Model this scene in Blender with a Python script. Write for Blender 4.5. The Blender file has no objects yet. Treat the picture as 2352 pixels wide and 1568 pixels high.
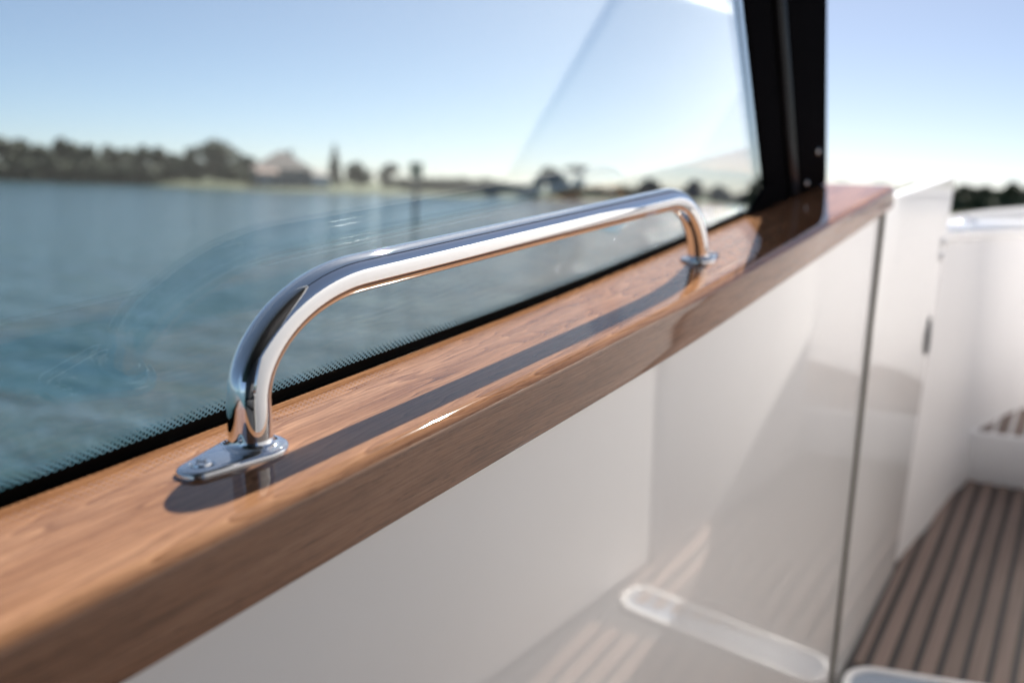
import bpy, bmesh, math, random
import numpy as np
from mathutils import Matrix, Vector

# ------------------------------------------------------------------ camera, sky, sun, exposure
scene = bpy.context.scene
col = scene.collection
FPX, CX, CY = 2287.0, 1176.0, 784.0          # 35 mm lens on a 36 mm sensor, in units of a 2352 px wide frame
CAM_H = 2.2                                  # eye height above the water
PITCH = math.atan((CY - (385 + .036 * CX)) / FPX)
ROLL = math.atan(.036)
# camera space: x right, y down, z forward
up = np.array([math.sin(ROLL) * math.cos(PITCH), -math.cos(ROLL) * math.cos(PITCH), -math.sin(PITCH)])
Zw = up / np.linalg.norm(up)
Yw = np.array([0, 0, 1.]) - Zw * Zw[2]; Yw /= np.linalg.norm(Yw)
Xw = np.cross(Yw, Zw)
RWC = np.stack([Xw, Yw, Zw])                 # camera space -> world
# boat frame: s forward along the rail, l across towards the cockpit, h up; origin at the near foot of the handle
F = np.array([2565 - CX, 215 - CY, FPX]); F /= np.linalg.norm(F)
U = up - F * (up @ F); U /= np.linalg.norm(U)
L = np.cross(F, U)
if L[0] < 0: L = -L
ORG = np.array([(578 - CX) / FPX, (1035 - CY) / FPX, 1.]) * .572
BW = RWC @ np.stack([F, L, U], 1)
BO = RWC @ ORG + np.array([0, 0, CAM_H])
BOAT = Matrix(((BW[0,0], BW[0,1], BW[0,2], BO[0]), (BW[1,0], BW[1,1], BW[1,2], BO[1]),
               (BW[2,0], BW[2,1], BW[2,2], BO[2]), (0, 0, 0, 1)))
FLIP = np.linalg.det(BW) < 0                  # (s, l, h) is left-handed: meshes get their faces flipped

cam_d = bpy.data.cameras.new('camera')
cam_d.lens = 35; cam_d.sensor_width = 36; cam_d.clip_start = .02; cam_d.clip_end = 12000
cam_d.dof.use_dof = True; cam_d.dof.focus_distance = .69; cam_d.dof.aperture_fstop = 4.0
cam_d.dof.aperture_blades = 0
cam = bpy.data.objects.new('camera', cam_d); col.objects.link(cam)
cr, cu, cb = RWC @ np.array([1., 0, 0]), RWC @ np.array([0, -1., 0]), RWC @ np.array([0, 0, -1.])
cam.matrix_world = Matrix(((cr[0], cu[0], cb[0], 0), (cr[1], cu[1], cb[1], 0), (cr[2], cu[2], cb[2], CAM_H), (0, 0, 0, 1)))
scene.camera = cam

SUN_B = np.array([.775, -.232, .585]); SUN_B /= np.linalg.norm(SUN_B)
SUN = BW @ SUN_B
sun_el = math.asin(SUN[2]); sun_az = math.atan2(SUN[0], SUN[1])
world = bpy.data.worlds.new('World'); scene.world = world; world.use_nodes = True
wn = world.node_tree.nodes; wl = world.node_tree.links
sky = wn.new('ShaderNodeTexSky'); sky.sky_type = 'NISHITA'; sky.sun_disc = False
sky.sun_elevation = sun_el; sky.sun_rotation = sun_az
sky.altitude = 0; sky.air_density = .5; sky.dust_density = .5; sky.ozone_density = 6.0
wb = wn.new('ShaderNodeMix'); wb.data_type = 'RGBA'; wb.blend_type = 'MULTIPLY'; wb.inputs[0].default_value = 1
wb.inputs[7].default_value = (.92, .82, .69, 1)          # daylight white balance, the same over the whole sky
hz = wn.new('ShaderNodeMix'); hz.data_type = 'RGBA'; hz.inputs[0].default_value = .10
hz.inputs[7].default_value = (4.1, 4.7, 5.5, 1)            # thin even veil of summer haze over the whole dome
wl.new(sky.outputs[0], wb.inputs[6]); wl.new(wb.outputs[2], hz.inputs[6]); wl.new(hz.outputs[2], wn['Background'].inputs[0])
wn['Background'].inputs[1].default_value = .050
sd = bpy.data.lights.new('sun', 'SUN'); sd.energy = 5.0; sd.angle = math.radians(.53); sd.color = (1, .95, .87)
so = bpy.data.objects.new('sun', sd); col.objects.link(so)
so.rotation_euler = Vector(SUN).to_track_quat('Z', 'Y').to_euler()
scene.view_settings.view_transform = 'Standard'; scene.view_settings.look = 'None'
scene.view_settings.exposure = 1.7; scene.view_settings.gamma = 1
scene.render.engine = 'CYCLES'
cy = scene.cycles
cy.use_denoising = True; cy.max_bounces = 12; cy.glossy_bounces = 6; cy.diffuse_bounces = 5
cy.transparent_max_bounces = 24; cy.sample_clamp_indirect = 12; cy.blur_glossy = .3

rnd = random.Random(7)

# ------------------------------------------------------------------ materials
def mat(name, color=(.8, .8, .8), rough=.5, metal=0., coat=0., coat_rough=.03, spec=.5, ior=1.5):
    m = bpy.data.materials.new(name); m.use_nodes = True
    p = m.node_tree.nodes['Principled BSDF']
    p.inputs['Base Color'].default_value = (*color, 1)
    p.inputs['Roughness'].default_value = rough
    p.inputs['Metallic'].default_value = metal
    p.inputs['Coat Weight'].default_value = coat
    p.inputs['Coat Roughness'].default_value = coat_rough
    p.inputs['Specular IOR Level'].default_value = spec
    p.inputs['IOR'].default_value = ior
    return m
class N:
    """tiny helper to write node graphs"""
    def __init__(s, m): s.m = m; s.t = m.node_tree; s.p = s.t.nodes['Principled BSDF']
    def n(s, typ, **kw):
        x = s.t.nodes.new('ShaderNode' + typ)
        for k, v in kw.items():
            if k.startswith('i_'): x.inputs[k[2:].replace('_', ' ')].default_value = v
            else: setattr(x, k, v)
        return x
    def l(s, a, b): s.t.links.new(a, b)
    def coord(s, scale, kind='Object', rot=(0, 0, 0)):
        c = s.n('TexCoord'); mp = s.n('Mapping'); mp.inputs['Scale'].default_value = scale; mp.inputs['Rotation'].default_value = rot
        s.l(c.outputs[kind], mp.inputs['Vector']); return mp.outputs[0]
    def noise(s, vec, scale=1, detail=4, rough=.55, dist=0):
        x = s.n('TexNoise'); x.inputs['Scale'].default_value = scale; x.inputs['Detail'].default_value = detail
        x.inputs['Roughness'].default_value = rough; x.inputs['Distortion'].default_value = dist
        if vec is not None: s.l(vec, x.inputs['Vector'])
        return x.outputs[0]
    def ramp(s, fac, stops):
        r = s.n('ValToRGB'); e = r.color_ramp.elements
        while len(e) > 1: e.remove(e[0])
        e[0].position = stops[0][0]; e[0].color = (*stops[0][1], 1)
        for q, c in stops[1:]:
            k = e.new(q); k.color = (*c, 1)
        s.l(fac, r.inputs[0]); return r.outputs[0]
    def mix(s, fac, a, b, mode='MIX'):
        x = s.n('Mix', data_type='RGBA', blend_type=mode)
        for sock, v in ((0, fac), (6, a), (7, b)):
            if isinstance(v, (int, float)): x.inputs[sock].default_value = v
            elif isinstance(v, tuple): x.inputs[sock].default_value = (*v, 1)
            else: s.l(v, x.inputs[sock])
        return x.outputs[2]
    def math(s, op, a, b=0.):
        x = s.n('Math', operation=op)
        for i, v in enumerate((a, b)):
            if isinstance(v, (int, float)): x.inputs[i].default_value = v
            else: s.l(v, x.inputs[i])
        return x.outputs[0]
    def bump(s, h, strength=.2, dist=.01, sock='Normal'):
        b = s.n('Bump'); b.inputs['Strength'].default_value = strength; b.inputs['Distance'].default_value = dist
        s.l(h, b.inputs['Height']); s.l(b.outputs[0], s.p.inputs[sock])

def varnished_wood():
    m = mat('varnished walnut', (.3, .15, .08), .6, coat=.85, coat_rough=.03, spec=0.)
    m.node_tree.nodes['Principled BSDF'].inputs['Coat IOR'].default_value = 1.52; g = N(m)
    # slow drift of the grain, then growth bands, fine fibres and pores, all drawn out along the rail
    warp = g.noise(g.coord((1.9, 15, 15)), 1, 3, .5)
    c = g.n('TexCoord'); sep = g.n('SeparateXYZ'); g.l(c.outputs['Object'], sep.inputs[0])
    a = g.math('MULTIPLY', sep.outputs[1], 95.)
    b = g.math('MULTIPLY', sep.outputs[2], 330.)
    s1 = g.math('MULTIPLY', sep.outputs[0], 9.)
    t = g.math('ADD', g.math('ADD', a, b), g.math('ADD', s1, g.math('MULTIPLY', warp, 17.)))
    band = g.math('FRACT', t)
    band = g.ramp(band, [(0, (.22,) * 3), (.10, (.50,) * 3), (.75, (.68,) * 3), (.93, (.9,) * 3), (1, (.22,) * 3)])
    broad = g.noise(g.coord((2.6, 34, 40)), 1, 4, .6, .5)
    fine = g.noise(g.coord((13, 430, 430)), 1, 4, .65)
    pore = g.noise(g.coord((70, 1500, 1500)), 1, 2, .5)
    base = g.ramp(broad, [(.28, (.145, .060, .030)), (.45, (.250, .115, .058)), (.6, (.305, .150, .082)), (.76, (.19, .084, .043))])
    base = g.mix(.62, base, band, 'SOFT_LIGHT')
    fr = g.ramp(fine, [(.3, (.60, .56, .53)), (.55, (1, 1, 1)), (.75, (1.14, 1.12, 1.08))])
    base = g.mix(.8, base, fr, 'MULTIPLY')
    pr = g.ramp(pore, [(.32, (.38, .33, .31)), (.42, (1, 1, 1))])
    base = g.mix(.65, base, pr, 'MULTIPLY')
    g.l(base, g.p.inputs['Base Color'])
    wav = g.noise(g.coord((20, 60, 60)), 1, 3, .5)
    fib = g.math('ADD', g.math('MULTIPLY', wav, .55), g.math('MULTIPLY', g.noise(g.coord((60, 900, 900)), 1, 2, .5), .12))
    g.bump(fib, .05, .002, 'Coat Normal')
    g.bump(fine, .25, .0006)
    return m

def gelcoat(name, colr=(.85, .84, .835), rough=.35):
    m = mat(name, colr, rough, coat=1., coat_rough=.02); g = N(m)
    d = g.noise(g.coord((3, 3, 3)), 1, 4, .6)
    g.l(g.ramp(d, [(.3, tuple(v * .965 for v in colr)), (.7, colr)]), g.p.inputs['Base Color'])
    g.bump(g.noise(g.coord((2.2, 2.2, 1.6)), 1, 2, .5), .035, .02, 'Coat Normal')
    return m

def teak():
    m = mat('teak plank', (.25, .18, .145), .6, spec=.4); g = N(m)
    oi = g.n('ObjectInfo')
    c = g.n('TexCoord'); add = g.n('VectorMath', operation='ADD'); g.l(c.outputs['Object'], add.inputs[0])
    cmb = g.n('CombineXYZ'); g.l(g.math('MULTIPLY', oi.outputs['Random'], 30), cmb.inputs[0]); g.l(cmb.outputs[0], add.inputs[1])
    mp = g.n('Mapping'); mp.inputs['Scale'].default_value = (4, 160, 160); g.l(add.outputs[0], mp.inputs[0])
    n1 = g.noise(mp.outputs[0], 1, 4, .6, .3)
    base = g.ramp(n1, [(.3, (.155, .108, .090)), (.55, (.215, .155, .130)), (.75, (.265, .195, .162))])
    v = g.math('ADD', g.math('MULTIPLY', oi.outputs['Random'], .45), .78)
    cv = g.n('CombineXYZ')
    for k in range(3): g.l(v, cv.inputs[k])
    base = g.mix(1., base, cv.outputs[0], 'MULTIPLY')
    g.l(base, g.p.inputs['Base Color']); g.bump(n1, .3, .001)
    return m

def pane_glass():
    m = bpy.data.materials.new('window glass'); m.use_nodes = True
    t = m.node_tree; t.nodes.remove(t.nodes['Principled BSDF']); out = t.nodes['Material Output']
    lw = t.nodes.new('ShaderNodeLayerWeight'); lw.inputs[0].default_value = .5
    pw = t.nodes.new('ShaderNodeMath'); pw.operation = 'POWER'; pw.inputs[1].default_value = 5
    t.links.new(lw.outputs['Facing'], pw.inputs[0])
    ma = t.nodes.new('ShaderNodeMath'); ma.operation = 'MULTIPLY_ADD'; ma.inputs[1].default_value = .957; ma.inputs[2].default_value = .043
    t.links.new(pw.outputs[0], ma.inputs[0])
    tr = t.nodes.new('ShaderNodeBsdfTransparent'); tr.inputs[0].default_value = (.93, .965, .965, 1)
    gl = t.nodes.new('ShaderNodeBsdfGlossy'); gl.inputs['Roughness'].default_value = .004; gl.inputs['Color'].default_value = (.97, 1, 1, 1)
    mx = t.nodes.new('ShaderNodeMixShader')
    t.links.new(ma.outputs[0], mx.inputs[0]); t.links.new(tr.outputs[0], mx.inputs[1]); t.links.new(gl.outputs[0], mx.inputs[2])
    t.links.new(mx.outputs[0], out.inputs[0])
    return m

def leaf_mat(name, dark, lightc):
    m = mat(name, dark, .65, spec=.3); g = N(m)
    geo = g.n('NewGeometry')
    big = g.noise(g.coord((.45, .45, .45)), 1, 3, .6)
    f = g.math('ADD', g.math('MULTIPLY', geo.outputs['Random Per Island'], .5), g.math('MULTIPLY', big, .6))
    g.l(g.ramp(f, [(.25, dark), (.85, lightc)]), g.p.inputs['Base Color'])
    g.p.inputs['Transmission Weight'].default_value = 0
    return m

M = {}
M['wood'] = varnished_wood()
M['gel'] = gelcoat('white gelcoat')
M['gel2'] = gelcoat('moulded white gelcoat', (.84, .825, .825), .5)
M['gel2'].node_tree.nodes['Principled BSDF'].inputs['Coat Weight'].default_value = .12
M['gel2'].node_tree.nodes['Principled BSDF'].inputs['Coat Roughness'].default_value = .3
M['chrome'] = mat('polished steel', (.82, .82, .83), .012, 1.)
M['chrome_dark'] = mat('steel recess', (.25, .25, .26), .25, 1.)
M['black'] = mat('black gloss pillar', (.005, .005, .006), .3, spec=0.)
M['black_trim'] = mat('black gloss trim', (.006, .006, .007), .25, spec=.003)
M['frit'] = mat('black ceramic print', (.004, .004, .004), .5, spec=.05)
M['rubber'] = mat('black sealant bead', (.006, .006, .006), .10)
M['seal'] = mat('brown grey sealant', (.085, .075, .055), .6)
M['caulk'] = mat('black deck caulk', (.035, .03, .03), .6)
M['teak'] = teak()
M['glass'] = pane_glass()
M['acryl'] = mat('pale blue tinted hatch plate', (.30, .36, .45), .35)
M['cushion'] = mat('charcoal cushion vinyl', (.035, .037, .042), .5)  # for the unseen block added to darken the chrome
M['cushion_light'] = mat('grey vinyl', (.36, .35, .345), .6, spec=.3)
M['roofdark'] = mat('dark grey headliner', (.03, .03, .033), .55)
M['latch'] = mat('dark flush latch', (.06, .065, .075), .3, .6)

# ------------------------------------------------------------------ object helpers
def obj(name, verts, faces, material, parent=None, smooth=False, base=None, matrix=None, sharp=None):
    me = bpy.data.meshes.new(name); me.from_pydata([tuple(v) for v in verts], [], [tuple(f) for f in faces])
    bm = bmesh.new(); bm.from_mesh(me); bmesh.ops.recalc_face_normals(bm, faces=bm.faces[:])
    bm.to_mesh(me); bm.free()
    if smooth:
        me.polygons.foreach_set('use_smooth', [True] * len(me.polygons))
        if sharp: me.set_sharp_from_angle(angle=math.radians(sharp))
    me.materials.append(material)
    o = bpy.data.objects.new(name, me); col.objects.link(o)
    if parent is not None: o.parent = parent
    elif matrix is not None: o.matrix_world = matrix
    return o
def tag(o, label=None, cat=None, group=None, kind=None):
    if label: o['label'] = label
    if cat: o['category'] = cat
    if group: o['group'] = group
    if kind: o['kind'] = kind
    return o
def thing(name, base, label, cat, group=None, kind=None):
    """an Empty of the boat; its parts are modelled in (s, l, h) relative to base"""
    e = bpy.data.objects.new(name, None); col.objects.link(e); e.empty_display_size = .05
    e.matrix_world = BOAT @ Matrix.Translation(base)
    return tag(e, label, cat, group, kind)
def rel(verts, base): return [(v[0] - base[0], v[1] - base[1], v[2] - base[2]) for v in verts]
def box(a, b):
    (x0, y0, z0), (x1, y1, z1) = a, b
    v = [(x0,y0,z0),(x1,y0,z0),(x1,y1,z0),(x0,y1,z0),(x0,y0,z1),(x1,y0,z1),(x1,y1,z1),(x0,y1,z1)]
    return v, [(0,3,2,1),(4,5,6,7),(0,1,5,4),(1,2,6,5),(2,3,7,6),(3,0,4,7)]
def bevel(o, w, seg=2, angle=30):
    bm = bmesh.new(); bm.from_mesh(o.data)
    ed = [e for e in bm.edges if len(e.link_faces) == 2 and e.calc_face_angle(0) > math.radians(angle)]
    bmesh.ops.bevel(bm, geom=ed, offset=w, segments=seg, affect='EDGES', profile=.5, clamp_overlap=True)
    bm.to_mesh(o.data); bm.free()
    o.data.polygons.foreach_set('use_smooth', [True] * len(o.data.polygons))
    o.data.set_sharp_from_angle(angle=math.radians(40))
    return o
def sweep(rings, cap=True, closed=True):
    """rings: list of equal-length point lists"""
    n = len(rings[0]); v = [p for r in rings for p in r]; f = []
    for i in range(len(rings) - 1):
        for k in range(n if closed else n - 1):
            a, b = i * n + k, i * n + (k + 1) % n
            f.append((a, b, b + n, a + n))
    if cap and closed:
        f.append(tuple(range(n - 1, -1, -1))); f.append(tuple(range((len(rings) - 1) * n, len(rings) * n)))
    return v, f
def merge(parts):
    v, f = [], []
    for pv, pf in parts:
        o = len(v); v += list(pv); f += [tuple(i + o for i in q) for q in pf]
    return v, f
def prism(outline, z0, z1):
    n = len(outline)
    v = [(x, y, z0) for x, y in outline] + [(x, y, z1) for x, y in outline]
    f = [tuple(range(n - 1, -1, -1)), tuple(range(n, 2 * n))] + [(i, (i + 1) % n, n + (i + 1) % n, n + i) for i in range(n)]
    return v, f
def rrect(x0, x1, y0, y1, r, k=8):
    out = []
    for cx_, cy_, a0 in ((x1 - r, y1 - r, 0), (x0 + r, y1 - r, 90), (x0 + r, y0 + r, 180), (x1 - r, y0 + r, 270)):
        for i in range(k + 1):
            a = math.radians(a0 + 90 * i / k); out.append((cx_ + r * math.cos(a), cy_ + r * math.sin(a)))
    return out

# ------------------------------------------------------------------ water and shore (world space)
def ray_xy(px, d, py=None):
    """ground point at horizontal distance d in the compass direction of frame column px (2352 px frame) near the horizon"""
    y = (385 + .036 * px) if py is None else py
    w = RWC @ np.array([(px - CX) / FPX, (y - CY) / FPX, 1.])
    k = d / math.hypot(w[0], w[1]); return w[0] * k, w[1] * k
def M_per_px(d): return d / FPX

wm = mat('lake water', (.014, .042, .044), .12, ior=1.33); g = N(wm)
tc = g.coord((1, 1, 1), 'Object', (0, 0, .5))
w1 = g.n('Mapping'); w1.inputs['Scale'].default_value = (.55, 1.7, 1); g.l(tc, w1.inputs[0])
w2 = g.n('Mapping'); w2.inputs['Scale'].default_value = (.25, .55, 1); w2.inputs['Rotation'].default_value = (0, 0, .35); g.l(tc, w2.inputs[0])
h = g.math('ADD', g.math('MULTIPLY', g.noise(w1.outputs[0], 1, 4, .6, .4), .5), g.noise(w2.outputs[0], 1, 3, .5, .3))
g.bump(h, 1., .40)
depthn = g.noise(g.coord((.02, .05, 1)), 1, 3, .5)
g.l(g.ramp(depthn, [(.35, (.010, .040, .050)), (.65, (.019, .057, .065))]), g.p.inputs['Base Color'])
R_ = 6000
tag(obj('water', [(-R_, -R_, 0), (R_, -R_, 0), (R_, R_, 0), (-R_, R_, 0)], [(0, 1, 2, 3)], wm), kind='structure')

gm = mat('bank grass', (.09, .11, .04), .9, spec=.2); g = N(gm)
g.l(g.ramp(g.noise(g.coord((.15, .15, .15)), 1, 4, .6), [(.35, (.035, .045, .017)), (.6, (.065, .07, .03)), (.8, (.10, .09, .05))]), g.p.inputs['Base Color'])
shore = [(-1500, 330), (-700, 260), (0, 205), (200, 195), (365, 190), (437, 172), (640, 170), (804, 168), (960, 172), (1168, 178),
         (1362, 182), (1603, 186), (1760, 190), (2000, 185), (2352, 150), (2900, 130), (3800, 150)]
rows = []
for px, d in shore:
    a = ray_xy(px, d); n1 = ray_xy(px, d + 2.5); n2 = ray_xy(px, d + 14); n3 = ray_xy(px, d + 70); n4 = ray_xy(px, d + 3000)
    rows.append([(a[0], a[1], -.4), (n1[0], n1[1], .45), (n2[0], n2[1], .9), (n3[0], n3[1], 1.1), (n4[0], n4[1], 1.2)])
tag(obj('bank', *sweep(rows, cap=False, closed=False), gm, smooth=True), kind='structure')

# ------------------------------------------------------------------ trees
M['bark'] = mat('bark', (.05, .04, .032), .9, spec=.2)
M['leafA'] = leaf_mat('dark green leaves', (.034, .044, .024), (.105, .125, .06))
M['leafB'] = leaf_mat('olive leaves', (.042, .048, .027), (.125, .13, .07))
M['leafC'] = leaf_mat('conifer needles', (.024, .038, .026), (.06, .085, .05))
def leaves(centres, radii, n, size, rng):
    """leaf quads spread through a set of uneven clumps"""
    k = rng.integers(0, len(centres), n)
    d = rng.normal(size=(n, 3)); d /= np.linalg.norm(d, axis=1)[:, None]
    rr = rng.random(n) ** .45
    p = centres[k] + d * (radii[k] * rr[:, None])
    a = rng.normal(size=(n, 3)); a /= np.linalg.norm(a, axis=1)[:, None]
    b = np.cross(a, d + rng.normal(size=(n, 3)) * .4); b /= np.linalg.norm(b, axis=1)[:, None]
    sz = size * (.6 + .8 * rng.random(n))[:, None]
    q = np.stack([p - a * sz, p - b * sz * .5, p + a * sz, p + b * sz * .5], 1).reshape(-1, 3)
    return q.tolist(), np.arange(4 * n).reshape(-1, 4).tolist()
def tube(path, radii, k=7):
    rings = []
    for i, p in enumerate(path):
        p = np.array(p, float); t = np.array(path[min(i + 1, len(path) - 1)], float) - np.array(path[max(i - 1, 0)], float)
        t /= np.linalg.norm(t); x = np.cross(t, [0.3, 1, .1]); x /= np.linalg.norm(x); y = np.cross(t, x)
        rings.append([tuple(p + radii[i] * (math.cos(2 * math.pi * j / k) * x + math.sin(2 * math.pi * j / k) * y)) for j in range(k)])
    return sweep(rings)
def wobj(name, v, f, m, parent): return obj(name, v, f, m, parent)
def tree(name, px, d, height, width, label, group=None, kind='round', leaf='leafA', seed=0, cat='tree', zbase=.8):
    rng = np.random.default_rng(seed)
    x, y = ray_xy(px, d)
    e = bpy.data.objects.new(name, None); col.objects.link(e); e.location = (x, y, zbase)
    tag(e, label, cat, group)
    parts = []
    if kind == 'round':
        nb = 5; fork = height * .3
        parts.append(tube([(0, 0, -.3), (.1, 0, fork * .6), (0, .05, fork), (0, 0, height * .7)], [height * .035, height * .028, height * .022, .03]))
        for b in range(nb):
            a = b * 2.4 + rng.random(); r = width * .36
            parts.append(tube([(0, 0, fork * .8), (r * .5 * math.cos(a), r * .5 * math.sin(a), height * .45), (r * math.cos(a), r * math.sin(a), height * (.55 + .25 * rng.random()))], [height * .017, height * .012, .02], 5))
        nc = 22
        u = rng.random((nc, 3)) * 2 - 1
        c = np.stack([u[:, 0] * width * .40, u[:, 1] * width * .40, height * (.47 + .33 * u[:, 2])], 1)
        edge = 1 - .55 * np.abs(u[:, 2]) ** 2
        c[:, :2] *= edge[:, None]
        c[0] = (0, 0, height * .84); c[1] = (width * .1, 0, height * .25)
        rad = np.stack([width * (.13 + .09 * rng.random(nc))] * 2 + [height * (.10 + .06 * rng.random(nc))], 1)
        n = 3200
    elif kind == 'cone':
        parts.append(tube([(0, 0, -.3), (0, 0, height * .5), (0, 0, height * .97)], [height * .03, height * .018, .02]))
        c, rad = [], []
        for i in range(34):
            t = (i / 33); z = height * (.10 + .88 * t); r = width * .5 * (1 - t) ** .85
            a = i * 2.4; c.append((r * .55 * math.cos(a), r * .55 * math.sin(a), z)); rad.append((max(.12, r * .55), max(.12, r * .55), height * .035))
        for i in range(8):
            a = i * 2.4; z = height * (.25 + .07 * i)
            parts.append(tube([(0, 0, z), (width * .3 * (1 - i / 9) * math.cos(a), width * .3 * (1 - i / 9) * math.sin(a), z - .1)], [.05, .02], 5))
        c, rad = np.array(c), np.array(rad); n = 2200
    elif kind == 'palm':
        top = height * .8
        parts.append(tube([(0, 0, -.3), (.15, 0, top * .5), (.05, 0, top)], [.16, .13, .11]))
        c, rad = [], []
        for i in range(16):
            a = i * 2.4; tilt = .35 + .9 * ((i * .618) % 1)
            for j in range(1, 6):
                q = j / 5 * width * .5
                c.append((q * math.cos(a) * math.cos(tilt - .5), q * math.sin(a) * math.cos(tilt - .5), top + q * .55 - tilt * q * q * .55 / (width * .5)))
                rad.append((.16, .16, .14))
        c, rad = np.array(c), np.array(rad); n = 1100
    else:  # shrub
        parts.append(tube([(0, 0, -.3), (0, 0, height * .4)], [.08, .04], 5))
        for b in range(4): parts.append(tube([(0, 0, .1), (width * .25 * math.cos(b * 1.6), width * .25 * math.sin(b * 1.6), height * .6)], [.05, .02], 5))
        nc = 14; u = rng.random((nc, 3)) * 2 - 1
        c = np.stack([u[:, 0] * width * .38, u[:, 1] * width * .38, height * (.45 + .3 * u[:, 2])], 1)
        rad = np.stack([width * (.15 + .08 * rng.random(nc))] * 2 + [height * (.18 + .06 * rng.random(nc))], 1); n = 1500
    wobj('trunk', *merge(parts), M['bark'], e)
    wobj('crown', *leaves(c, rad, n, .42 if kind != 'cone' else .28, rng), M[leaf], e)
    return e
K = lambda px_, d: px_ * M_per_px(d)      # metres for px_ frame pixels at distance d
WOOD = 'trees of the shoreline wood'
ORD = ['first', 'second', 'third', 'fourth', 'fifth', 'sixth', 'seventh']
wood_labels = ['leafy tree of the left wood just outside the left frame edge', 'dark tree of the left wood cut by the left frame edge', 'second tree of the left wood counted from the frame edge',
               'third tree of the left wood, a low one', 'tallest pointed bump in the left shore wood', 'olive tree right after the tallest bump of the left wood',
               'sixth tree of the left wood from the frame edge', 'seventh tree of the left wood from the frame edge', 'low tree near the right end of the left wood', 'last tree at the right end of the left wood']
for i, (px, top, w) in enumerate([(-80, 82, 110), (2, 84, 95), (52, 80, 90), (95, 70, 90), (140, 88, 80), (172, 70, 90),
                                  (206, 76, 90), (250, 74, 90), (292, 70, 80), (330, 78, 75)]):
    d = 200 + (i % 3) * 4
    tree('broadleaf_tree', px, d, K(top, d), K(w, d), wood_labels[i], WOOD, 'round', 'leafB' if i % 3 == 1 else 'leafA', 11 + i, zbase=.5)
for i, (px, w) in enumerate([(20, 80), (80, 80), (150, 85), (215, 80), (275, 80), (325, 80), (352, 60)]):
    d = 196; tree('shrub', px, d, K(44, d), K(w, d), ORD[i] + ' low shrub from the left at the water foot of the left wood', 'shrubs under the left wood', 'shrub', 'leafA', 60 + i, 'shrub', .3)
tree('broadleaf_tree', 398, 205, K(62, 205), K(80, 205), 'low broad tree between the left wood and the big round tree', kind='round', seed=31)
tree('broadleaf_tree', 366, 204, K(72, 204), K(70, 204), 'olive tree where the left wood meets the grass bank', kind='round', leaf='leafB', seed=51)
tree('broadleaf_tree', 436, 206, K(66, 206), K(76, 206), 'low tree close on the left of the big round tree', kind='round', seed=52)
tree('broadleaf_tree', 566, 206, K(62, 206), K(70, 206), 'low tree squeezed between the big round tree and the house', kind='round', seed=53)
tree('broadleaf_tree', 492, 198, K(96, 198), K(128, 198), 'big round leafy tree left of the house', kind='round', leaf='leafB', seed=32)
tree('shrub', 430, 196, K(50, 196), K(80, 196), 'dark shrub below the big round tree on its left side', kind='shrub', seed=37, cat='shrub')
tree('shrub', 540, 195, K(52, 195), K(90, 195), 'dark shrub between the big round tree and the house', kind='shrub', seed=38, cat='shrub')
tree('conifer_tree', 768, 190, K(92, 190), K(46, 190), 'tall pointed conifer right of the house', kind='cone', leaf='leafC', seed=33)
tree('broadleaf_tree', 822, 192, K(58, 192), K(62, 192), 'small bushy tree just right of the pointed conifer', kind='round', seed=34)
tree('broadleaf_tree', 897, 196, K(58, 196), K(54, 196), 'small round tree left of the green channel marker', kind='round', leaf='leafB', seed=35)
tree('shrub', 735, 182, K(34, 182), K(50, 182), 'low shrub at the foot of the pointed conifer', kind='shrub', seed=39, cat='shrub')
for i, (px, hh, w, lab) in enumerate([(950, 38, 90, 'low hedge-like shrub directly behind the green channel marker'), (1020, 34, 90, 'low shrub on the shore, first right of the green channel marker'),
                                 (1085, 38, 90, 'low shrub on the shore, second right of the green channel marker'), (1150, 34, 90, 'low shrub on the shore, third right of the green channel marker'),
                                 (1205, 28, 80, 'low shrub on the shore left of the paired trees')]):
    tree('shrub', px, 184, K(hh, 184), K(w, 184), lab, 'low shrubs along the middle shore', 'shrub', 'leafA', 80 + i, 'shrub', .6)
tree('broadleaf_tree', 1262, 192, K(64, 192), K(66, 192), 'broad tree of the pair above the middle of the grab handle', kind='round', leaf='leafA', seed=41)
tree('palm_tree', 1321, 190, K(70, 190), K(46, 190), 'slim palm with a bare trunk beside the broad shore tree', kind='palm', leaf='leafA', seed=42)
tree('shrub', 1300, 188, K(44, 188), K(90, 188), 'dark shrub at the foot of the palm', kind='shrub', seed=43, cat='shrub')
for i, (px, hh, w, lab) in enumerate([(1385, 26, 90, 'low shrub on the shore, first right of the palm'), (1440, 30, 80, 'low shrub on the shore, second right of the palm'),
                                 (1540, 26, 90, 'low shrub on the shore behind the top of the handle bend'), (1690, 24, 90, 'low shrub on the shore close to the black pillar')]):
    tree('shrub', px, 194, K(hh, 194), K(w, 194), lab, 'low shrubs right of the palm', 'shrub', 'leafA', 90 + i, 'shrub', .6)
tree('broadleaf_tree', 1490, 198, K(46, 198), K(54, 198), 'rounded tree rising just behind the far end of the handle bar', kind='round', seed=45)
tree('broadleaf_tree', 1596, 200, K(44, 200), K(46, 200), 'small rounded tree right of the handle bend', kind='round', seed=46)
tree('broadleaf_tree', 1650, 200, K(34, 200), K(48, 200), 'lowest tree between the handle bend and the black pillar', kind='round', seed=47)
tree('broadleaf_tree', 1752, 196, K(62, 196), K(66, 196), 'dark tree half hidden behind the foot of the black pillar', kind='round', seed=48)
for i, (px, hh, w, lab) in enumerate([(1930, 46, 110, 'distant tree peeping over the timber just right of the black pillar'), (2020, 46, 110, 'distant tree peeping over the far end of the timber'),
                                 (2100, 46, 100, 'distant tree showing just above the white door top')]):
    tree('broadleaf_tree', px, 250, K(hh, 250), K(w, 250), lab, None, 'round', 'leafA', 100 + i)
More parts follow.
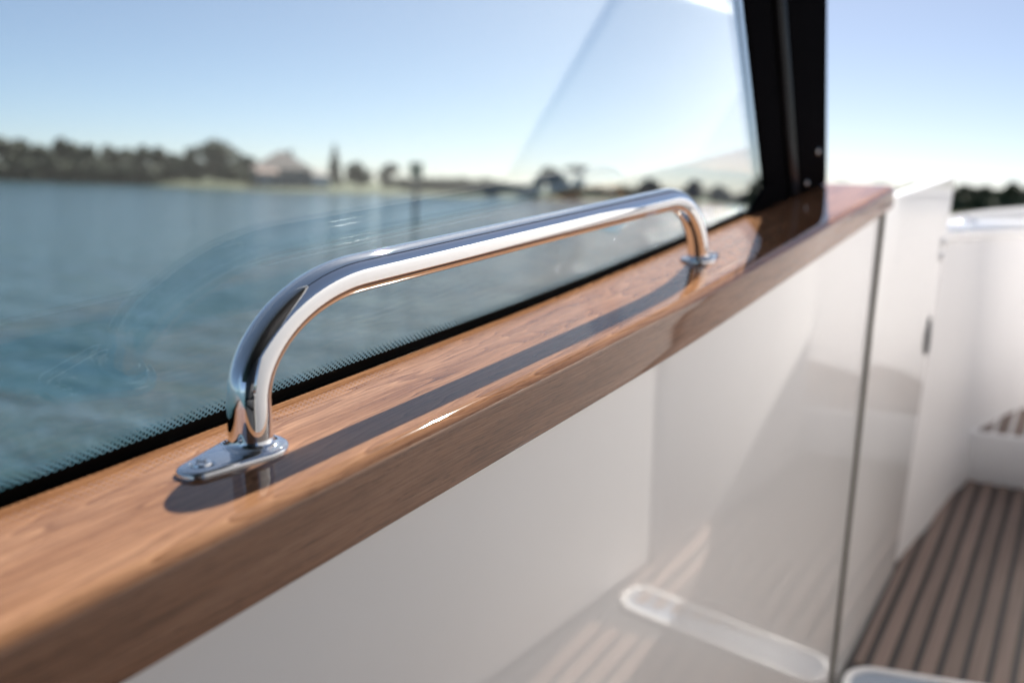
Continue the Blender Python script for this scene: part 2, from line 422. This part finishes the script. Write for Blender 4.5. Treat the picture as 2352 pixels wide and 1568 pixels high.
for i, (px, hh, w, lab) in enumerate([(2170, 52, 74, 'dark tree half behind the tip of the white door'), (2212, 58, 70, 'leftmost dark tree above the white bow, right of the door tip'),
                                 (2262, 56, 70, 'middle dark tree above the white bow'), (2324, 66, 80, 'tallest dark tree above the white bow at the right'),
                                 (2390, 60, 90, 'dark tree at the right edge above the white bow')]):
    tree('broadleaf_tree', px, 150, K(hh, 150), K(w, 150), lab, 'trees behind the bow', 'round', 'leafA' if i % 2 else 'leafB', 110 + i)
for i, px in enumerate([2195, 2240, 2290, 2345]):
    tree('shrub', px, 146, K(36, 146), K(70, 146), ORD[i] + ' dark shrub from the door tip under the trees behind the bow', 'shrubs behind the bow', 'shrub', 'leafA', 120 + i, 'shrub')

# the lake shore goes on round to the right, out of frame: it shows as dark lines in the chrome
rng = np.random.default_rng(5)
az = np.radians(np.linspace(52, 170, 70)); cc, rr_ = [], []
for a in az:
    d = 260 + 40 * math.sin(a * 5); hh = 5 + 3 * rng.random()
    cc.append((d * math.sin(a), d * math.cos(a), hh * .45)); rr_.append((6.5, 6.5, hh * .55))
fw = obj('far_wood', *leaves(np.array(cc), np.array(rr_), 9000, .9, rng), M['leafA']); tag(fw, kind='stuff')
bk = [[(230 * math.sin(a), 230 * math.cos(a), -.3), (238 * math.sin(a), 238 * math.cos(a), .6), (3000 * math.sin(a), 3000 * math.cos(a), 1.0)] for a in np.radians(np.linspace(50, 172, 40))]
tag(obj('right_bank', *sweep(bk, cap=False, closed=False), gm, smooth=True), kind='structure')

# ------------------------------------------------------------------ house on the bank
M['tiles'] = mat('mauve brown roof tiles', (.14, .10, .095), .8); g = N(M['tiles'])
g.l(g.ramp(g.noise(g.coord((1, 1, 9)), 1, 3, .6), [(.3, (.10, .075, .072)), (.7, (.17, .125, .12))]), g.p.inputs['Base Color'])
M['salmon'] = mat('salmon roof tiles', (.24, .135, .11), .8)
M['render'] = mat('house render', (.24, .225, .22), .85)
M['white'] = mat('white paint', (.7, .7, .69), .6)
M['dglass'] = mat('dark window pane', (.03, .04, .05), .08)
hd = 182.; hx, hy = ray_xy(650, hd)
he = bpy.data.objects.new('house', None); col.objects.link(he); he.location = (hx, hy, .9); he.rotation_euler = (0, 0, -math.atan2(hx, hy) + .25)
tag(he, 'pale house with hipped brown roof between the round tree and the conifer', 'house')
obj('wall', *box((-4.6, -3.6, -.4), (4.0, 3.6, 2.9)), M['render'], he)
rv = [(-5.2, -4.2, 2.7), (4.6, -4.2, 2.7), (4.6, 4.2, 2.7), (-5.2, 4.2, 2.7), (-.7, 0, 5.9), (.3, 0, 5.9)]
ro = obj('roof', rv, [(0, 1, 5, 4), (2, 3, 4, 5), (1, 2, 5), (3, 0, 4), (0, 3, 2, 1)], M['tiles'], he)
obj('chimney', *box((1.1, .4, 4.4), (1.8, 1.1, 6.2)), M['render'], ro)
obj('porch_roof', [(-5.7, -5.6, 2.05), (-2.0, -5.6, 2.05), (-2.0, -3.5, 3.0), (-5.7, -3.5, 3.0), (-5.7, -5.6, 1.85), (-2.0, -5.6, 1.85), (-2.0, -3.5, 2.8), (-5.7, -3.5, 2.8)],
    [(0, 1, 2, 3), (4, 7, 6, 5), (0, 4, 5, 1), (1, 5, 6, 2), (2, 6, 7, 3), (3, 7, 4, 0)], M['salmon'], he)
for px_ in (-5.4, -2.3): obj('porch_post', *box((px_ - .1, -5.4, -.4), (px_ + .1, -5.2, 1.95)), M['white'], he)
for wx in (-1.2, .9, 2.8):
    wf = obj('window', *box((wx - .6, -3.68, .9), (wx + .6, -3.59, 2.2)), M['white'], he)
    obj('pane', *box((wx - .5, -3.72, 1.0), (wx + .5, -3.66, 2.1)), M['dglass'], wf)
obj('door', *box((-4.2, -3.68, -.3), (-3.2, -3.59, 1.9)), M['white'], he)
obj('garage', *box((4.05, -4.4, -.4), (7.2, 1.5, 1.9)), M['white'], he)
obj('garage_roof', [(3.8, -4.8, 1.85), (7.6, -4.8, 1.85), (7.6, 1.9, 1.85), (3.8, 1.9, 1.85), (4.9, -1.5, 2.9), (6.4, -1.5, 2.9)],
    [(0, 1, 5, 4), (2, 3, 4, 5), (1, 2, 5), (3, 0, 4), (0, 3, 2, 1)], M['tiles'], he)
# ------------------------------------------------------------------ channel marker
mx_, my_ = ray_xy(955, 62.)
cm = bpy.data.objects.new('channel_marker', None); col.objects.link(cm); cm.location = (mx_, my_, -.6); cm.rotation_euler = (0, 0, -math.atan2(mx_, my_))
tag(cm, 'green channel marker board on a dark pile standing in the water', 'marker')
M['pile'] = mat('tarred pile', (.05, .055, .055), .8)
M['green'] = mat('green marker board', (.0, .12, .05), .5)
obj('post', *tube([(0, 0, 0), (0, 0, 1.6), (.01, 0, 3.5)], [.16, .15, .13], 12), M['pile'], cm, smooth=True, sharp=40)
obj('board', *box((-.36, -.20, 3.15), (.36, -.16, 3.95)), M['green'], cm)
obj('board_border', *merge([box((-.39, -.205, 3.11), (.39, -.165, 3.15)), box((-.39, -.205, 3.95), (.39, -.165, 3.99)), box((-.40, -.205, 3.15), (-.36, -.165, 3.95)), box((.36, -.205, 3.15), (.40, -.165, 3.95))]), M['green'], cm)
obj('lamp', *tube([(0, 0, 3.5), (0, 0, 3.85), (0, 0, 4.05)], [.07, .07, .03], 10), M['pile'], cm)

# ------------------------------------------------------------------ boat: rail geometry functions
def hs(s):                                    # the rail climbs towards the bow
    t = s - .5; return .0285 * (t + math.sqrt(t * t + .02)) / 2 - .0285 * .0045
def lo(s):                                    # outboard edge of the timber
    return lg(s, hs(s)) + .0058
T15 = math.tan(math.radians(17))
def lg(s, v): return -.0575 - .015 * s + T15 * v     # inner face of the raked glass at height v

# timber cap rail
def rail_section(s):
    h0 = hs(s); r = .011; ln = .0573 + r
    fh = .047 - .006 * min(max((s - .6) / 1., 0), 1)
    pts = [(lo(s), -.020), (lo(s), -.0015), (lo(s) + .0015, 0)]
    for q in np.linspace(lo(s) + .012, ln - r, 7): pts.append((q, 0))
    for i in range(1, 10):
        a = math.pi / 2 * (1 - i / 9); pts.append((ln - r + r * math.cos(a), -r + r * math.sin(a)))
    for q in np.linspace(-r, -fh + .003, 5)[1:]: pts.append((ln, q))
    for i in range(1, 5):
        a = -math.pi / 2 * i / 4; pts.append((ln - .003 + .003 * math.cos(a), -fh + .003 + .003 * math.sin(a)))
    pts += [(.040, -fh), (.036, -.020)]
    return [(s, l_, h0 + z) for l_, z in pts]
ss = np.concatenate([np.linspace(-1.4, -.3, 8), np.linspace(-.25, 1.55, 60), [1.58]])
rings = [rail_section(s) for s in ss]
end = rail_section(1.6)                       # softened far end
cl, ch = .005, hs(1.6) - .02
for shrink, s in ((.985, 1.595), (.95, 1.600)):
    rings.append([(s, cl + (p[1] - cl) * shrink, ch + (p[2] - ch) * shrink) for p in end])
rb = (0, 0, 0)
rail = obj('cap_rail', *sweep(rings), M['wood'], smooth=True, matrix=BOAT, sharp=35)
tag(rail, 'varnished brown timber cap rail running under the window, carrying the grab handle', 'rail')

# grab handle
def handle_path():
    P = [(.0, 0, .001), (.0, 0, .012), (.0005, 0, .022)]
    a, b, c0 = .100, .0600, (.1005, .0277)
    for i in range(0, 25):
        t = math.pi / 2 * i / 24
        P.append((c0[0] - a * math.cos(t), 0, c0[1] + b * math.sin(t)))
    for s in np.linspace(.13, .60, 24): P.append((s, 0, .0877))
    a, b, c0 = .110, .0807, (.619, .007)
    for i in range(0, 25):
        t = math.pi / 2 * i / 24
        P.append((c0[0] + a * math.sin(t), 0, c0[1] + b * math.cos(t)))
    P.append((.729, 0, .001 + hs(.729)))
    return P
HB = (0., 0., 0.)
hnd = thing('grab_handle', HB, 'polished chrome grab handle bolted on top of the timber rail', 'handle')
def sweep_tube(P, r, k=32):
    rings = []
    for i, p in enumerate(P):
        p = np.array(p); t = np.array(P[min(i + 1, len(P) - 1)]) - np.array(P[max(i - 1, 0)]); t /= np.linalg.norm(t)
        x = np.array([0, 1., 0]); y = np.cross(t, x)
        rings.append([tuple(p + r * (math.cos(2 * math.pi * j / k) * x + math.sin(2 * math.pi * j / k) * y)) for j in range(k)])
    return sweep(rings)
obj('tube', *sweep_tube(handle_path(), .0125), M['chrome'], hnd, smooth=True, sharp=60)
def plate(s0, sign, z):
    R, r_, d = .0212, .0115, .0400
    ang = math.acos((R - r_) / d); out = []
    n = 26
    for i in range(n + 1):
        a = -(math.pi - ang) + 2 * (math.pi - ang) * i / n; out.append((R * math.cos(a), R * math.sin(a)))
    for i in range(n // 2 + 1):
        a = (math.pi - ang) + 2 * ang * i / (n // 2); out.append((-d + r_ * math.cos(a), r_ * math.sin(a)))
    out = [(s0 + sign * x, y) for x, y in out]
    def off(o):
        res = []
        for i in range(len(out)):
            p0, p1, p2 = np.array(out[i - 1]), np.array(out[i]), np.array(out[(i + 1) % len(out)])
            t = p2 - p0; t = t / (np.linalg.norm(t) + 1e-9); nrm = np.array([t[1], -t[0]]) * sign
            res.append(tuple(p1 - nrm * o))
        return res
    rings = []
    for o, zz in ((0, 0), (0, .0020), (.0004, .0030), (.0012, .0037), (.0026, .0042)):
        rings.append([(x, y, z + zz) for x, y in off(o)])
    pl = obj('mounting_plate', *sweep(rings), M['chrome'], hnd, smooth=True, sharp=50)
    # weld fillet round the foot of the tube
    k = 32; fr = []
    for rad, zz in ((.0165, .0042), (.0145, .0048), (.0132, .0062), (.0126, .0085)):
        fr.append([(s0 + rad * math.cos(2 * math.pi * j / k), rad * math.sin(2 * math.pi * j / k), z + zz) for j in range(k)])
    obj('weld_collar', *sweep(fr, cap=False), M['chrome'], pl, smooth=True)
    # countersunk screw with a cross slot
    sc = s0 - sign * .037; k = 24; fr = []
    for rad, zz in ((.0074, .00425), (.0068, .0046), (.0060, .0041), (.0056, .0052), (.0035, .0056), (.0004, .0057)):
        fr.append([(sc + rad * math.cos(2 * math.pi * j / k), rad * math.sin(2 * math.pi * j / k), z + zz) for j in range(k)])
    scr = obj('screw', *sweep(fr, cap=False), M['chrome'], pl, smooth=True, sharp=40)
    v, f = merge([box((sc - .0036, -.0007, z + .0050), (sc + .0036, .0007, z + .00585)), box((sc - .0007, -.0036, z + .0050), (sc + .0007, .0036, z + .00590))])
    return pl, scr, (v, f)
for s0, sg in ((0, 1), (.729, -1)):
    pl, scr, slot = plate(s0, sg, hs(s0) - .0002)
    obj('screw_slot', *slot, M['chrome_dark'], pl)

# side window: raked pane with printed border, gasket
WB = (0., -.0575, 0.)
win = thing('side_window', WB, 'raked side window pane with dotted black border along its foot', 'window')
def gpt(s, v, off=0.):                        # point on the glass plane, v up the pane, off towards the cockpit
    return (s, lg(s, v) + off, v)
pl_top = .92
outline = [(-1.4, -.03), (1.24, -.005), (1.24, .035), (-.14, pl_top), (-1.4, pl_top)]
v = [gpt(s, vv) for s, vv in outline] + [gpt(s, vv, -.004) for s, vv in outline]
obj('pane', rel(v, WB), [(0, 1, 2, 3, 4), (9, 8, 7, 6, 5)] + [(i, i + 5, (i + 1) % 5 + 5, (i + 1) % 5) for i in range(5)], M['glass'], win)
# solid black print: strip along the foot (scalloped by the first row of dots)
VT = .0140                                    # height of the top row of dots over the timber
sx = np.linspace(-1.0, 1.23, 80); fr = []
for s in sx:
    fr.append([gpt(s, hs(s) - .028, .00007), gpt(s, hs(s) + VT - .0072, .00007)])
obj('printed_band', rel(sweep(fr, cap=False, closed=False)[0], WB), sweep(fr, cap=False, closed=False)[1], M['frit'], win)
dv, df = [], []
def dot(s, vv, r, n=12):
    b = len(dv); c = gpt(s, vv, .0001)
    for j in range(n):
        a = 2 * math.pi * j / n; dv.append(gpt(s + r * math.cos(a), vv + r * .956 * math.sin(a), .0001))
    df.append(tuple(range(b, b + n)))
rowsz = [.00045, .00070, .00092, .00112, .00130]
s = -.36
i = 0
while s < 1.20:
    for k, r in enumerate(rowsz):
        dot(s + (.0025 if k % 2 else 0), hs(s) + VT - k * .0018, r)
    s += .005
# printed fade up the pillar side
nrm = math.hypot(1.375, .88)
for j in range(0, 210):
    t = j * .005 / nrm
    s0 = 1.165 - 1.375 * t; v0 = .050 + .88 * t
    for k, r in enumerate(rowsz):
        dd = .002 + (4 - k) * .0024
        tt = (.0025 if k % 2 else 0) / nrm
        dot(s0 - 1.375 * tt - dd * .539, v0 + .88 * tt - dd * .842, r * 1.2)
fd = obj('printed_dots', rel(dv, WB), df, M['frit'], win); tag(fd, 'fading rows of small black printed dots', kind='stuff')
fr = []
for s in np.linspace(-1.4, 1.25, 60):
    z = hs(s); a0 = lg(s, z)
    fr.append([(s, a0 + .0002, z - .015), (s, a0 + .0002, z - .0004), (s, a0 + .0012, z - .0009), (s, a0 + .0046, z - .0009), (s, a0 + .0056, z - .0004), (s, a0 + .0056, z - .014)])
obj('gasket', *[rel(sweep(fr)[0], WB), sweep(fr)[1]], M['rubber'], win, smooth=True, sharp=35)

# raked black pillar
PB = (1.17, -.06, .02)
pil = thing('window_pillar', PB, 'raked glossy black window pillar standing on the timber rail', 'pillar')
def pil_slab(sf0, sf1, k0, k1, foot0, foot1, top, o0, o1, n=12):
    rings = []
    for i in range(n + 1):
        t = i / n
        va = foot0 + (top - foot0) * t; vb = foot1 + (top - foot1) * t
        a, b = sf0 - k0 * (va - foot0), sf1 - k1 * (vb - foot1)
        rings.append([gpt(a, va, o0), gpt(b, vb, o0), gpt(b, vb, o1), gpt(a, va, o1)])
    v, f = sweep(rings); return rel(v, PB), f
bevel(obj('cover_panel', *pil_slab(1.165, 1.375, 1.56, 1.66, hs(1.165) + .028, hs(1.375) + .004, .93, .004, .011), M['black'], pil), .003, 2)
bevel(obj('frame_post', *pil_slab(1.378, 1.577, 1.66, 1.62, hs(1.378) + .003, hs(1.577) + .0015, .93, -.02, .018), M['black'], pil), .004, 2)
bevel(obj('trim_strip', *pil_slab(1.322, 1.374, 1.65, 1.66, hs(1.322) + .004, hs(1.374) + .003, .93, .0112, .018), M['black_trim'], pil), .003, 2)
# flared toe of the cover on the rail
tv = [gpt(1.105, hs(1.105) + .001, .003), gpt(1.377, hs(1.377) + .001, .003), gpt(1.330, hs(1.33) + .05, .003), gpt(1.150, hs(1.15) + .040, .003)]
tv2 = [(a, b + .0095, c) for a, b, c in tv]
bevel(obj('foot_flare', rel(tv + tv2, PB), [(0, 1, 2, 3), (7, 6, 5, 4)] + [(i, i + 4, (i + 1) % 4 + 4, (i + 1) % 4) for i in range(4)], M['black'], pil), .002, 2)
for (s, vv, o) in ((1.387, .103, .018), (1.39, .047, .018)):
    c = gpt(s, vv, o); k = 16; fr = []
    for rad, zz in ((.0065, 0), (.0062, .0014), (.004, .0030), (.0004, .0034)):
        fr.append([(c[0] + rad * math.cos(2 * math.pi * j / k), c[1] + zz, c[2] + rad * math.sin(2 * math.pi * j / k)) for j in range(k)])
    obj('screw', rel(sweep(fr, cap=False)[0], PB), sweep(fr, cap=False)[1], M['chrome_dark'], pil, smooth=True)

# hardtop overhead: only its reflection and shade reach the picture
RB = (-.6, 1.2, .93)
roof = thing('hardtop', RB, 'dark headliner of the boat hardtop mirrored in the chrome bend', 'roof')
bevel(obj('headliner', *box((-2.2, -.975, 0), (.95, .3, .03)), M['roofdark'], roof), .01)
bevel(obj('shell', *box((-2.25, -1.02, .031), (1.0, .35, .12)), M['gel'], roof), .03, 3)

# ------------------------------------------------------------------ cockpit: deck, panels, door, step
DH = -.95
deck = thing('deck', (1.0, .3, DH), None, None, kind='structure')
DBs = (1.0, .3, DH)
obj('deck_base', rel(box((-1.6, -.03, DH - .03), (4.2, 2.4, DH - .004))[0], DBs), box((0, 0, 0), (1, 1, 1))[1], M['caulk'], deck)
PITCHW, GAP = .0445, .0135
lines = [.0435 + .0445 * i for i in range(13)]
def plank_mesh(s0, s1, w):
    v, f = box((s0, 0, -.004), (s1, w, .0))
    return v, f
plank_cache = {}
def plank(s0, s1, l0, l1, z, parent, base):
    key = (round(s0, 3), round(s1, 3), round(l1 - l0, 4))
    if key not in plank_cache:
        o = obj('plank', *plank_mesh(s0, s1, l1 - l0), M['teak'], parent); bevel(o, .0012, 1)
        plank_cache[key] = o.data
    else:
        o = bpy.data.objects.new('plank', plank_cache[key]); col.objects.link(o); o.parent = parent
    o.location = (-base[0], l0 - base[1], z - base[2] + .003)
    return o
for i in range(len(lines) - 1):
    l0, l1 = lines[i] + GAP / 2 + (.012 if i == 0 else 0), lines[i + 1] - GAP / 2
    plank(-1.5, 1.435, l0, l1, DH, deck, DBs)
    # the side closes in towards the bow
    lm = lambda s: .052 if s < 2.05 else .06 + (s - 2.05) * .1
    if l0 < .06: plank(1.565, 2.05, l0, l1, DH, deck, DBs)
    else: plank(1.565, 2.775, l0, l1, DH, deck, DBs)

# white framed channel let into the deck across the passage
CB = (1.5, .3, DH)
ch_ = thing('deck_channel', CB, 'white framed rounded channel with pale blue plate across the teak deck', 'deck channel')
o_out, o_in = rrect(1.440, 1.560, .058, .560, .050), rrect(1.456, 1.544, .074, .544, .036)
n = len(o_out); v = [(x, y, DH - .003) for x, y in o_out] + [(x, y, DH + .006) for x, y in o_out] + [(x, y, DH + .006) for x, y in o_in] + [(x, y, DH - .003) for x, y in o_in]
slant = lambda q: (q[0] + .20 * (q[1] - .1), q[1], q[2])
v = [slant(q) for q in v]
f = []
for i in range(n):
    j = (i + 1) % n
    for k in range(3): f.append((k * n + i, k * n + j, (k + 1) * n + j, (k + 1) * n + i))
    f.append((3 * n + i, 3 * n + j, j, i))
bevel(obj('frame', rel(v, CB), f, M['gel'], ch_), .002, 2)
v, f = prism([(x, y) for x, y in rrect(1.455, 1.545, .073, .545, .037)], DH - .0035, DH + .0015)
obj('plate', rel([slant(q) for q in v], CB), f, M['acryl'], ch_)

# inner side panel below the rail
def quad_slab(c, th, nsub=10):
    """panel from four corners (near-bottom, far-bottom, far-top, near-top), thickness th outboard"""
    A, B_, C, D = [np.array(q, float) for q in c]; v = []; f = []
    for i in range(nsub + 1):
        for j in range(nsub + 1):
            u, w = i / nsub, j / nsub
            v.append(tuple((A * (1 - u) + B_ * u) * (1 - w) + (D * (1 - u) + C * u) * w))
    n = nsub + 1
    for i in range(nsub):
        for j in range(nsub): f.append((i * n + j, (i + 1) * n + j, (i + 1) * n + j + 1, i * n + j + 1))
    base = len(v)
    bl = [A, B_, C, D]; out = [tuple(p + np.array([0, -th, 0])) for p in bl]
    v += out
    f.append((base, base + 3, base + 2, base + 1))
    edge = lambda idx: [i for i in idx]
    e0 = [i * n for i in range(n)]; e1 = [nsub * n + j for j in range(n)]; e2 = [i * n + nsub for i in range(nsub, -1, -1)]; e3 = [j for j in range(nsub, -1, -1)]
    for e, a, b in ((e0, base, base + 1), (e1, base + 1, base + 2), (e2, base + 2, base + 3), (e3, base + 3, base)):
        f.append(tuple(e[::-1]) + (a, b))
    return v, f
PN = (0., .045, DH)
j_bot, j_top = (1.417, .045), (1.564, .0520)     # foot and head of the joint: (s, l)
pv, pf = quad_slab([(-1.6, .045, DH - .02), (j_bot[0], j_bot[1], DH - .02), (j_top[0] , j_top[1], -.012), (-1.6, .052, -.030)], .02, 14)
side = obj('side_panel', rel(pv, PN), pf, M['gel'], smooth=True, sharp=40, matrix=BOAT @ Matrix.Translation(PN))
tag(side, 'glossy white side panel under the timber rail mirroring the teak deck', 'panel')

DB = (1.5, .05, DH)
door = thing('side_door', DB, 'white side door panel beyond the dark seam with a raised pointed top corner', 'door')
g0 = .010
pv, pf = quad_slab([(j_bot[0] + g0, j_bot[1], DH - .02), (2.045, .056, DH - .02), (2.142, .105, .0115), (j_top[0] + g0 + .002, j_top[1], .004)], .022, 14)
obj('panel', rel(pv, DB), pf, M['gel'], door, smooth=True, sharp=40)
# dark seam seal
sv = [(j_bot[0] - .001, j_bot[1] + .006, DH - .02), (j_bot[0] + g0 + .001, j_bot[1] + .006, DH - .02), (j_top[0] + g0 + .003, j_top[1] + .006, -.018), (j_top[0] - .001, j_top[1] + .006, -.018)]
v = sv + [(a, b - .022, c) for a, b, c in sv]
obj('seam_seal', rel(v, DB), [(0, 1, 2, 3), (7, 6, 5, 4)] + [(i, i + 4, (i + 1) % 4 + 4, (i + 1) % 4) for i in range(4)], M['seal'], door)
def on_door(u, w):
    A, B_, C, D = [np.array(q) for q in ((j_bot[0] + g0, j_bot[1], DH), (2.045, .056, DH), (2.142, .105, .0115), (j_top[0] + g0, j_top[1], .004))]
    return (A * (1 - u) + B_ * u) * (1 - w) + (D * (1 - u) + C * u) * w
c = on_door(.935, .62)
k = 24; fr = []
for sc_, dz in ((1, 0), (.97, .004), (.80, .005), (.74, .001), (.01, .0)):
    fr.append([(c[0] + sc_ * .020 * math.cos(2 * math.pi * j / k), c[1] + dz + .0005, c[2] + sc_ * .048 * math.sin(2 * math.pi * j / k)) for j in range(k)])
obj('latch', rel(sweep(fr, cap=False)[0], DB), sweep(fr, cap=False)[1], M['latch'], door, smooth=True, sharp=40)
for w in (.845, .810):
    c = on_door(.965, w)
    v, f = box((c[0] - .014, c[1] + .0005, c[2] - .009), (c[0] + .014, c[1] + .006, c[2] + .009))
    bevel(obj('hinge', rel(v, DB), f, M['chrome'], door), .002, 2)

# bow side: curved inner wall with a rounded gunwale
BB = (2.6, .15, DH)
bow = thing('bow_bulwark', BB, 'shaded white curved bow bulwark with pale gunwale at the right edge', 'bulwark')
plan = [(2.02, .040), (2.2, .070), (2.4, .092), (2.6, .112), (2.8, .142), (2.96, .185), (3.1, .25), (3.22, .34), (3.32, .46), (3.40, .62), (3.45, .85), (3.48, 1.2), (3.48, 1.8)]
tops = [-.085, -.103, -.122, -.142, -.161, -.176, -.188, -.196, -.201, -.203, -.203, -.203, -.203]
inner, cap_ = [], []
for i, (s, l_) in enumerate(plan):
    p0, p1 = np.array(plan[max(i - 1, 0)]), np.array(plan[min(i + 1, len(plan) - 1)])
    t = (p1 - p0) / np.linalg.norm(p1 - p0); nrm = np.array([t[1], -t[0]])           # outboard
    if nrm[1] > 0 and i < 6: nrm = -nrm
    tp = tops[i]
    ring = []
    for z, o in ((DH - .02, 0), (-.70, .006), (-.40, .012), (tp - .05, .016)):
        ring.append((s + nrm[0] * o, l_ + nrm[1] * o, z))
    inner.append(ring)
    q = lambda o, z: (s + nrm[0] * o, l_ + nrm[1] * o, z)
    cap_.append([q(.010, tp - .05), q(.004, tp - .044), q(.002, tp - .03), q(.006, tp - .014), q(.018, tp - .003), q(.035, tp), q(.12, tp - .002), q(.15, tp - .012), q(.16, tp - .04), q(.15, tp - .06)])
obj('inner_wall', rel(sweep(inner, cap=False, closed=False)[0], BB), sweep(inner, cap=False, closed=False)[1], M['gel2'], bow, smooth=True)
obj('gunwale', rel(sweep(cap_, cap=True)[0], BB), sweep(cap_, cap=True)[1], M['gel'], bow, smooth=True, sharp=50)

# chrome dome on the gunwale
FB = (2.66, .079, -.1475)
fit = thing('gunwale_fitting', FB, 'small round chrome fitting glinting on the bow gunwale', 'fitting')
k = 28; fr = []
for rad, zz in ((.030, -.012), (.030, .001), (.027, .003)):
    fr.append([(rad * math.cos(2 * math.pi * j / k), rad * math.sin(2 * math.pi * j / k), zz) for j in range(k)])
obj('flange', *sweep(fr, cap=False), M['chrome'], fit, smooth=True)
fr = []
for i in range(9):
    rad = max(.0004, .026 * (1 - i / 8)); zz = .0025 + math.sqrt(.06 ** 2 - rad ** 2) - math.sqrt(.06 ** 2 - .026 ** 2)
    fr.append([(rad * math.cos(2 * math.pi * j / k), rad * math.sin(2 * math.pi * j / k), zz) for j in range(k)])
obj('dome', *sweep(fr, cap=False), M['chrome'], fit, smooth=True)

# step to the bow
SB = (2.8, .3, DH)
step = thing('bow_step', SB, 'white riser step with teak tread at the end of the passage', 'step')
v, f = box((2.78, .125, DH - .01), (2.81, 2.3, -.797)); bevel(obj('riser', rel(v, SB), f, M['gel2'], step), .006, 2)
v, f = box((2.811, .05, -.83), (3.6, 2.3, -.803)); obj('tread_base', rel(v, SB), f, M['gel'], step)
for i in range(12):
    l0 = .150 + i * .0445 + GAP / 2; l1 = l0 + .033
    se = lambda l_: min(3.40, 2.80 + (l_ - .146) / .303)
    oc = [(2.800, l0), (se(l0), l0), (se(l1), l1), (2.800, l1)]
    v, f = prism(oc, -.804, -.797)
    bevel(obj('plank', rel(v, SB), f, M['teak'], step), .001, 1)

# seat box opposite
XB = (.6, .6, DH)
seat = thing('console', XB, 'tall white moulded console mirrored in the white side panel and the chrome', 'console')
def slab(pts, z0, z1): return prism(pts, z0, z1)
v, f = slab([(-.18, .792), (1.77, .562), (1.77, 1.3), (-.18, 1.3)], DH - .01, .40); bevel(obj('base', rel(v, XB), f, M['gel2'], seat), .03, 3)
v, f = slab([(1.773, .556), (2.775, .445), (2.775, 1.3), (1.773, 1.3)], DH - .01, .12); bevel(obj('locker', rel(v, XB), f, M['gel2'], seat), .02, 3)
HBs = (-.6, .6, DH)  # unseen dark block, added only to put black into the chrome's near bend
refl_block = thing('helm_seat', HBs, 'charcoal helm seat mirrored as the dark streak in the near bend of the handle', 'seat')
v, f = box((-1.9, .86, DH), (-.42, 1.6, -.22)); bevel(obj('seat_front', rel(v, HBs), f, M['cushion'], refl_block), .03, 3)
v, f = box((-1.9, .84, -.219), (-.40, 1.6, -.08)); bevel(obj('cushion', rel(v, HBs), f, M['cushion'], refl_block), .04, 3)
v, f = box((-1.9, .88, -.079), (-.60, 1.62, .90)); bevel(obj('backrest', rel(v, HBs), f, M['cushion'], refl_block), .07, 3)
# far side of the cockpit
OB = (.8, 2.2, DH)
far = thing('far_side', OB, 'white far cockpit side with timber top, faintly mirrored in the window', 'boat side')
v, f = box((-1.6, 2.2, DH - .02), (3.0, 2.24, -.05)); obj('wall', rel(v, OB), f, M['gel2'], far)
v, f = box((-1.6, 2.17, -.049), (2.9, 2.30, 0.0)); bevel(obj('cap', rel(v, OB), f, M['wood'], far), .01, 3)
fp = tube([(1.55, 2.23, .0), (.9, 2.20, .36), (-.1, 2.12, .93)], [.05, .05, .05], 8)
obj('pillar', rel(fp[0], OB), fp[1], M['black'], far)
fp = tube([(-1.6, 2.23, .02), (.0, 2.23, .02), (1.6, 2.23, .02)], [.022, .022, .022], 8)
obj('window_frame', rel(fp[0], OB), fp[1], M['black'], far)
# outer hull side below the rail
hull_r = []
for s, l_ in [(-1.6, -.09), (0, -.09), (1.6, -.11), (2.4, -.08), (2.8, -.02), (3.1, .09), (3.3, .22), (3.45, .4), (3.58, .6), (3.62, 1.2), (3.62, 1.8)]:
    t = -.025 if s < 1.7 else -.16
    hull_r.append([(s, l_, t), (s, l_ - .03, -.6), (s, l_ + .02, -1.3), (s, l_ + .25, -2.4)])
hull = obj('hull', *sweep(hull_r, cap=False, closed=False), M['gel'], smooth=True, matrix=BOAT)
tag(hull, 'white outer hull side below the window and bow', 'hull')
